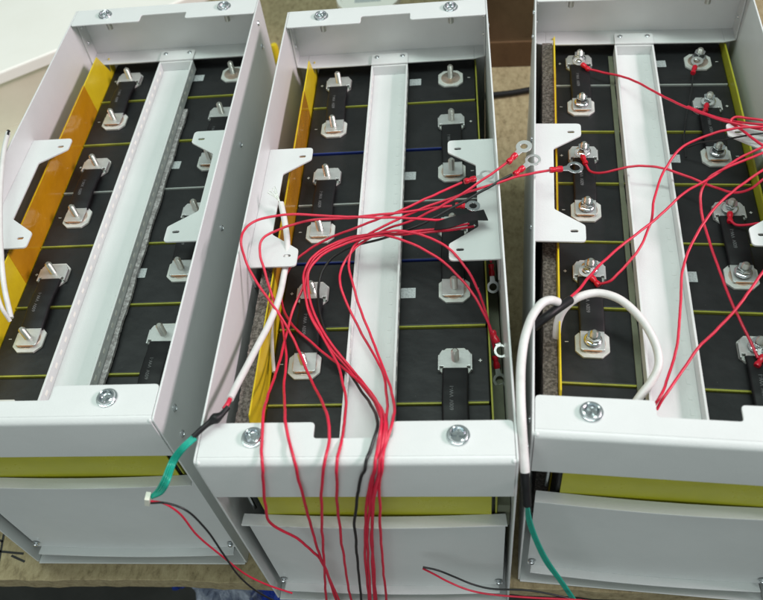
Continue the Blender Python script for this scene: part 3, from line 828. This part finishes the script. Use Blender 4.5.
# right case wires
LZ = 11.5
N = dict(R=6.0, h=3.4)
def ctop(u, v, z=LZ): return (u, v, z)
wire('red_wire', 'red wire from the rear left nut of the right case across its channel', 'wire', GRt,
     [(588, 69, 10.5), (605, 73, 13), (632, 80, 22), (660, 95, 34), (694, 111, 46), (724, 121, 54), (763, 130, 58), (800, 138, 60), (860, 150, 60)], r=1.1, lug=((585.5, 67, 10), (578.6, 61.5, 11), N))
wire('black_wire', 'thin black wire dropping from the rear right nut of the right case', 'wire', None,
     [(693, 76, 9), (692, 84, 7), (689, 102, 5), (686, 120, 5), (684, 140, 5), (686, 158, 4)], r=.75, m=BLK, lug=((694, 70, 9.5), (697, 61, 11), N))
wire('red_wire', 'short red wire bending from the second right nut into the strand above', 'wire', GRt,
     [(705, 111, 14), (698, 113, 24), (688, 107, 30), (700, 112, 36), (722, 119, 46), (745, 123, 54), (765, 125, 58), (800, 128, 60), (860, 133, 60)], r=1.1, lug=((706, 108, 10.5), (707.5, 101.5, 11), N))
wire('red_wire', 'red wire waving from the third left nut across the channel', 'wire', GRt,
     [(586, 165, 10.5), (590, 171, 12), (602, 173, 18), (629, 167, 26), (656, 167, 28), (687, 177, 26), (714, 187, 28), (735, 193, 34), (752, 189, 42), (765, 179, 50), (800, 160, 56), (860, 140, 56)], r=1.1, lug=((584, 160, 10), (581, 153, 11), N))
wire('red_wire', 'red wire sagging in a wide bow from the fifth left nut up to the right', 'wire', GRt,
     [(600, 284, 11), (611, 281, 16), (620, 272, 20), (636, 253, 26), (649, 226, 30), (655, 197, 34), (666, 168, 38), (684, 147, 44), (714, 133, 52), (740, 128, 58), (765, 127, 60), (800, 126, 60), (860, 122, 60)], r=1.1, lug=((595, 281, 10), (586, 271, 11), N))
wire('red_wire', 'straight red wire from the white cable diagonally up to the right edge', 'wire', GRt,
     [(569, 299, 58), (580, 288, 50), (597, 268, 42), (625, 243, 36), (657, 218, 36), (688, 191, 40), (707, 180, 44), (741, 157, 52), (765, 146, 58), (800, 132, 62), (860, 108, 62)], r=1.1)
wire('red_wire', 'red wire bowing left then down to the sixth right nut', 'wire', GRt,
     [(758, 358, 11), (752, 346, 13), (744, 330, 16), (734, 309, 18), (716, 260, 22), (703, 220, 28), (701, 192, 36), (710, 177, 44), (725, 168, 50), (763, 153, 58), (800, 140, 60), (860, 120, 60)], r=1.1, lug=((760, 361, 10), (766, 352, 11), N))
wire('red_wire', 'red wire coming down beside the channel wall, left of the two at the front', 'wire', GRt,
     [(860, 110, 62), (800, 148, 60), (765, 169, 56), (745, 182, 50), (722, 201, 44), (705, 221, 40), (692, 243, 36), (683, 270, 32), (680, 300, 28), (678, 335, 24), (674, 359, 22), (667, 380, 24), (659, 397, 30), (652, 409, 24)], r=1.1)
wire('red_wire', 'red wire running straight down left to the front notch from the right edge', 'wire', GRt,
     [(860, 130, 62), (800, 215, 54), (765, 268, 46), (748, 293, 42), (734, 311, 38), (717, 329, 34), (699, 347, 30), (682, 372, 28), (666, 396, 28), (657, 410, 22)], r=1.1)
wire('red_wire', 'short red wire from the fourth right nut under the right bracket', 'wire', GRt,
     [(731, 221, 11), (736, 225, 12), (745, 225.5, 15), (756, 224, 20), (775, 222, 26), (800, 220, 28)], r=1.1, lug=((730, 217.5, 10), (730, 208, 11), N))
wire('black_wire', 'black wire crossing the right bracket of the right case', 'wire', None,
     [(688, 147, 16), (702, 143, 26), (724, 140, 40), (745, 136, 52), (765, 133, 58), (810, 126, 60), (860, 120, 60)], r=.8, m=BLK)
wire('red_wire', 'red wire in a small hook above the right bracket of the right case', 'wire', GRt,
     [(860, 190, 62), (800, 166, 60), (765, 147, 58), (747, 134, 55), (736, 126, 53), (731, 121.5, 54), (735, 117.5, 56), (748, 118.5, 58), (765, 121, 60), (800, 126, 60), (860, 132, 60)], r=1.1)
# ------------------------------------------------------------------ background things
root = tag(empty('round_tub', (-70, 440, -204)), 'round white lidded tub standing behind the middle case', 'tub')
bm = bmesh.new(); lathe(bm, [(0, 0), (44, 0), (46, 3), (49, 48), (0, 48)], n=48); obj('tub_body', bm, CREAM, root)
bm = bmesh.new(); lathe(bm, [(0, 50), (44, 50), (45, 53), (48, 53.5), (51.5, 53), (52, 50), (52, 44), (50.5, 44), (50.5, 48.2), (0, 48.2)], n=64); obj('tub_lid', bm, WPLAST, root, smooth=50)
bm = bmesh.new()
v = box(bm, -22, 20, -16, 12, 50, 50.3); obj('lid_sticker', bm, LABEL, root, smooth=0)
# cardboard box behind the gap of middle and right cases
root = tag(empty('cardboard_box', (205, 300, -204), -0.05), 'open brown cardboard box behind the gap between middle and right cases', 'box')
bm = bmesh.new()
W_, D_, H_ = 120, 330, 250
box(bm, -W_, W_, 0, 4, 0, 42); box(bm, -W_, -W_ + 4, 4, D_, 0, H_); box(bm, W_ - 4, W_, 4, D_, 0, H_); box(bm, -W_, W_, D_, D_ + 4, 0, H_); box(bm, -W_ + 4, W_ - 4, 4, D_, 0, 3)
obj('box_wall', bm, CARD, root, smooth=0, bevel=.5)
bm = bmesh.new()
v = box(bm, -W_ + 6, W_ - 6, 0, 3, 0, 95)
M = Matrix.Translation((0, 70, 3)) @ Matrix.Rotation(math.radians(-42), 4, 'X')
for q in v: q.co = M @ q.co
obj('inner_flap', bm, CARD, root, smooth=0, bevel=.5)
cable_thing('black_cable', 'thick black cable lying on the bench in front of the cardboard box', 'cable',
    [('jacket', RUB, 4, [(470, 95, -198), (490, 95, -198), (510, 93, -198), (528, 90, -198), (560, 84, -198), (600, 80, -198)])])
# yellow tape stub between left and middle cases
b_ = at(275, 50, -180)
bm = bmesh.new(); lathe(bm, [(0, -22), (5.5, -22), (6, -18), (6, 6), (4.5, 10), (0, 10)], n=20)
o = obj('yellow_cap', bm, YEL, smooth=50); o.location = b_ * S
tag(o, 'small yellow cap just visible behind the gap of left and middle cases', 'cap')
# white plastic tote at the upper left
p0 = at(0, 74, -70); p1 = at(55, 52, -70)
d = (p1 - p0); ang = math.atan2(d.y, d.x)
root = tag(empty('plastic_tote', (p0.x, p0.y, -204), ang), 'big white plastic tote with flat lid behind the left case', 'tote')
bm = bmesh.new()
prism(bm, round_poly([(-250, 0), (330, 0), (330, 420), (-250, 420)], 22), 118, 136)
obj('tote_lid', bm, WPLAST, root, bevel=3.5, seg=4)
bm = bmesh.new()
prism(bm, round_poly([(-235, 22), (312, 22), (312, 400), (-235, 400)], 20), 0, 117.8)
obj('tote_body', bm, CREAM, root, bevel=2, seg=3)
bm = bmesh.new(); b_ = Vector((-640, 90, -204))
prism(bm, round_poly([(-150, -60), (118, -60), (118, 60), (-150, 60)], 14), 0, 40)
o = obj('cream_tray', bm, CREAM, bevel=4, seg=3); o.location = b_ * S; o.rotation_euler = (0, 0, ang)
tag(o, 'cream plastic tray on the bench left of the left case', 'tray')
# bags on the lower shelf
def bag(name, label, c, sx, sy, sz, m, seed):
    rnd = random.Random(seed)
    bm = bmesh.new(); bmesh.ops.create_icosphere(bm, subdivisions=5, radius=1)
    from mathutils import noise
    for v in bm.verts:
        p = v.co.copy(); f = 1 + .28 * noise.noise(p * 2.1 + Vector((seed, 0, 0))) + .20 * abs(noise.noise(p * 5.0 + Vector((0, seed, 0)))) + .06 * noise.noise(p * 13)
        v.co = Vector((p.x * sx * f, p.y * sy * f, max(p.z, -.55) * sz * f))
    zmin = min(v.co.z for v in bm.verts)
    for v in bm.verts: v.co.z = max(v.co.z - zmin, 0)
    o = obj(name, bm, m, smooth=25); o.location = Vector(c) * S
    tag(o, label, 'plastic bag'); return o
bag('plastic_bag', 'crumpled clear plastic bag under the bench edge below the left case', (-245, -310, -585), 75, 100, 150, BAGC, 3)
bag('plastic_bag', 'crumpled blue plastic bag under the bench between two clear ones', (-160, -330, -585), 60, 90, 150, BAGB, 8)
bag('plastic_bag', 'crumpled blue plastic bag at far left of the clear bag, under the bench', (-335, -290, -585), 50, 70, 115, BAGB, 12)
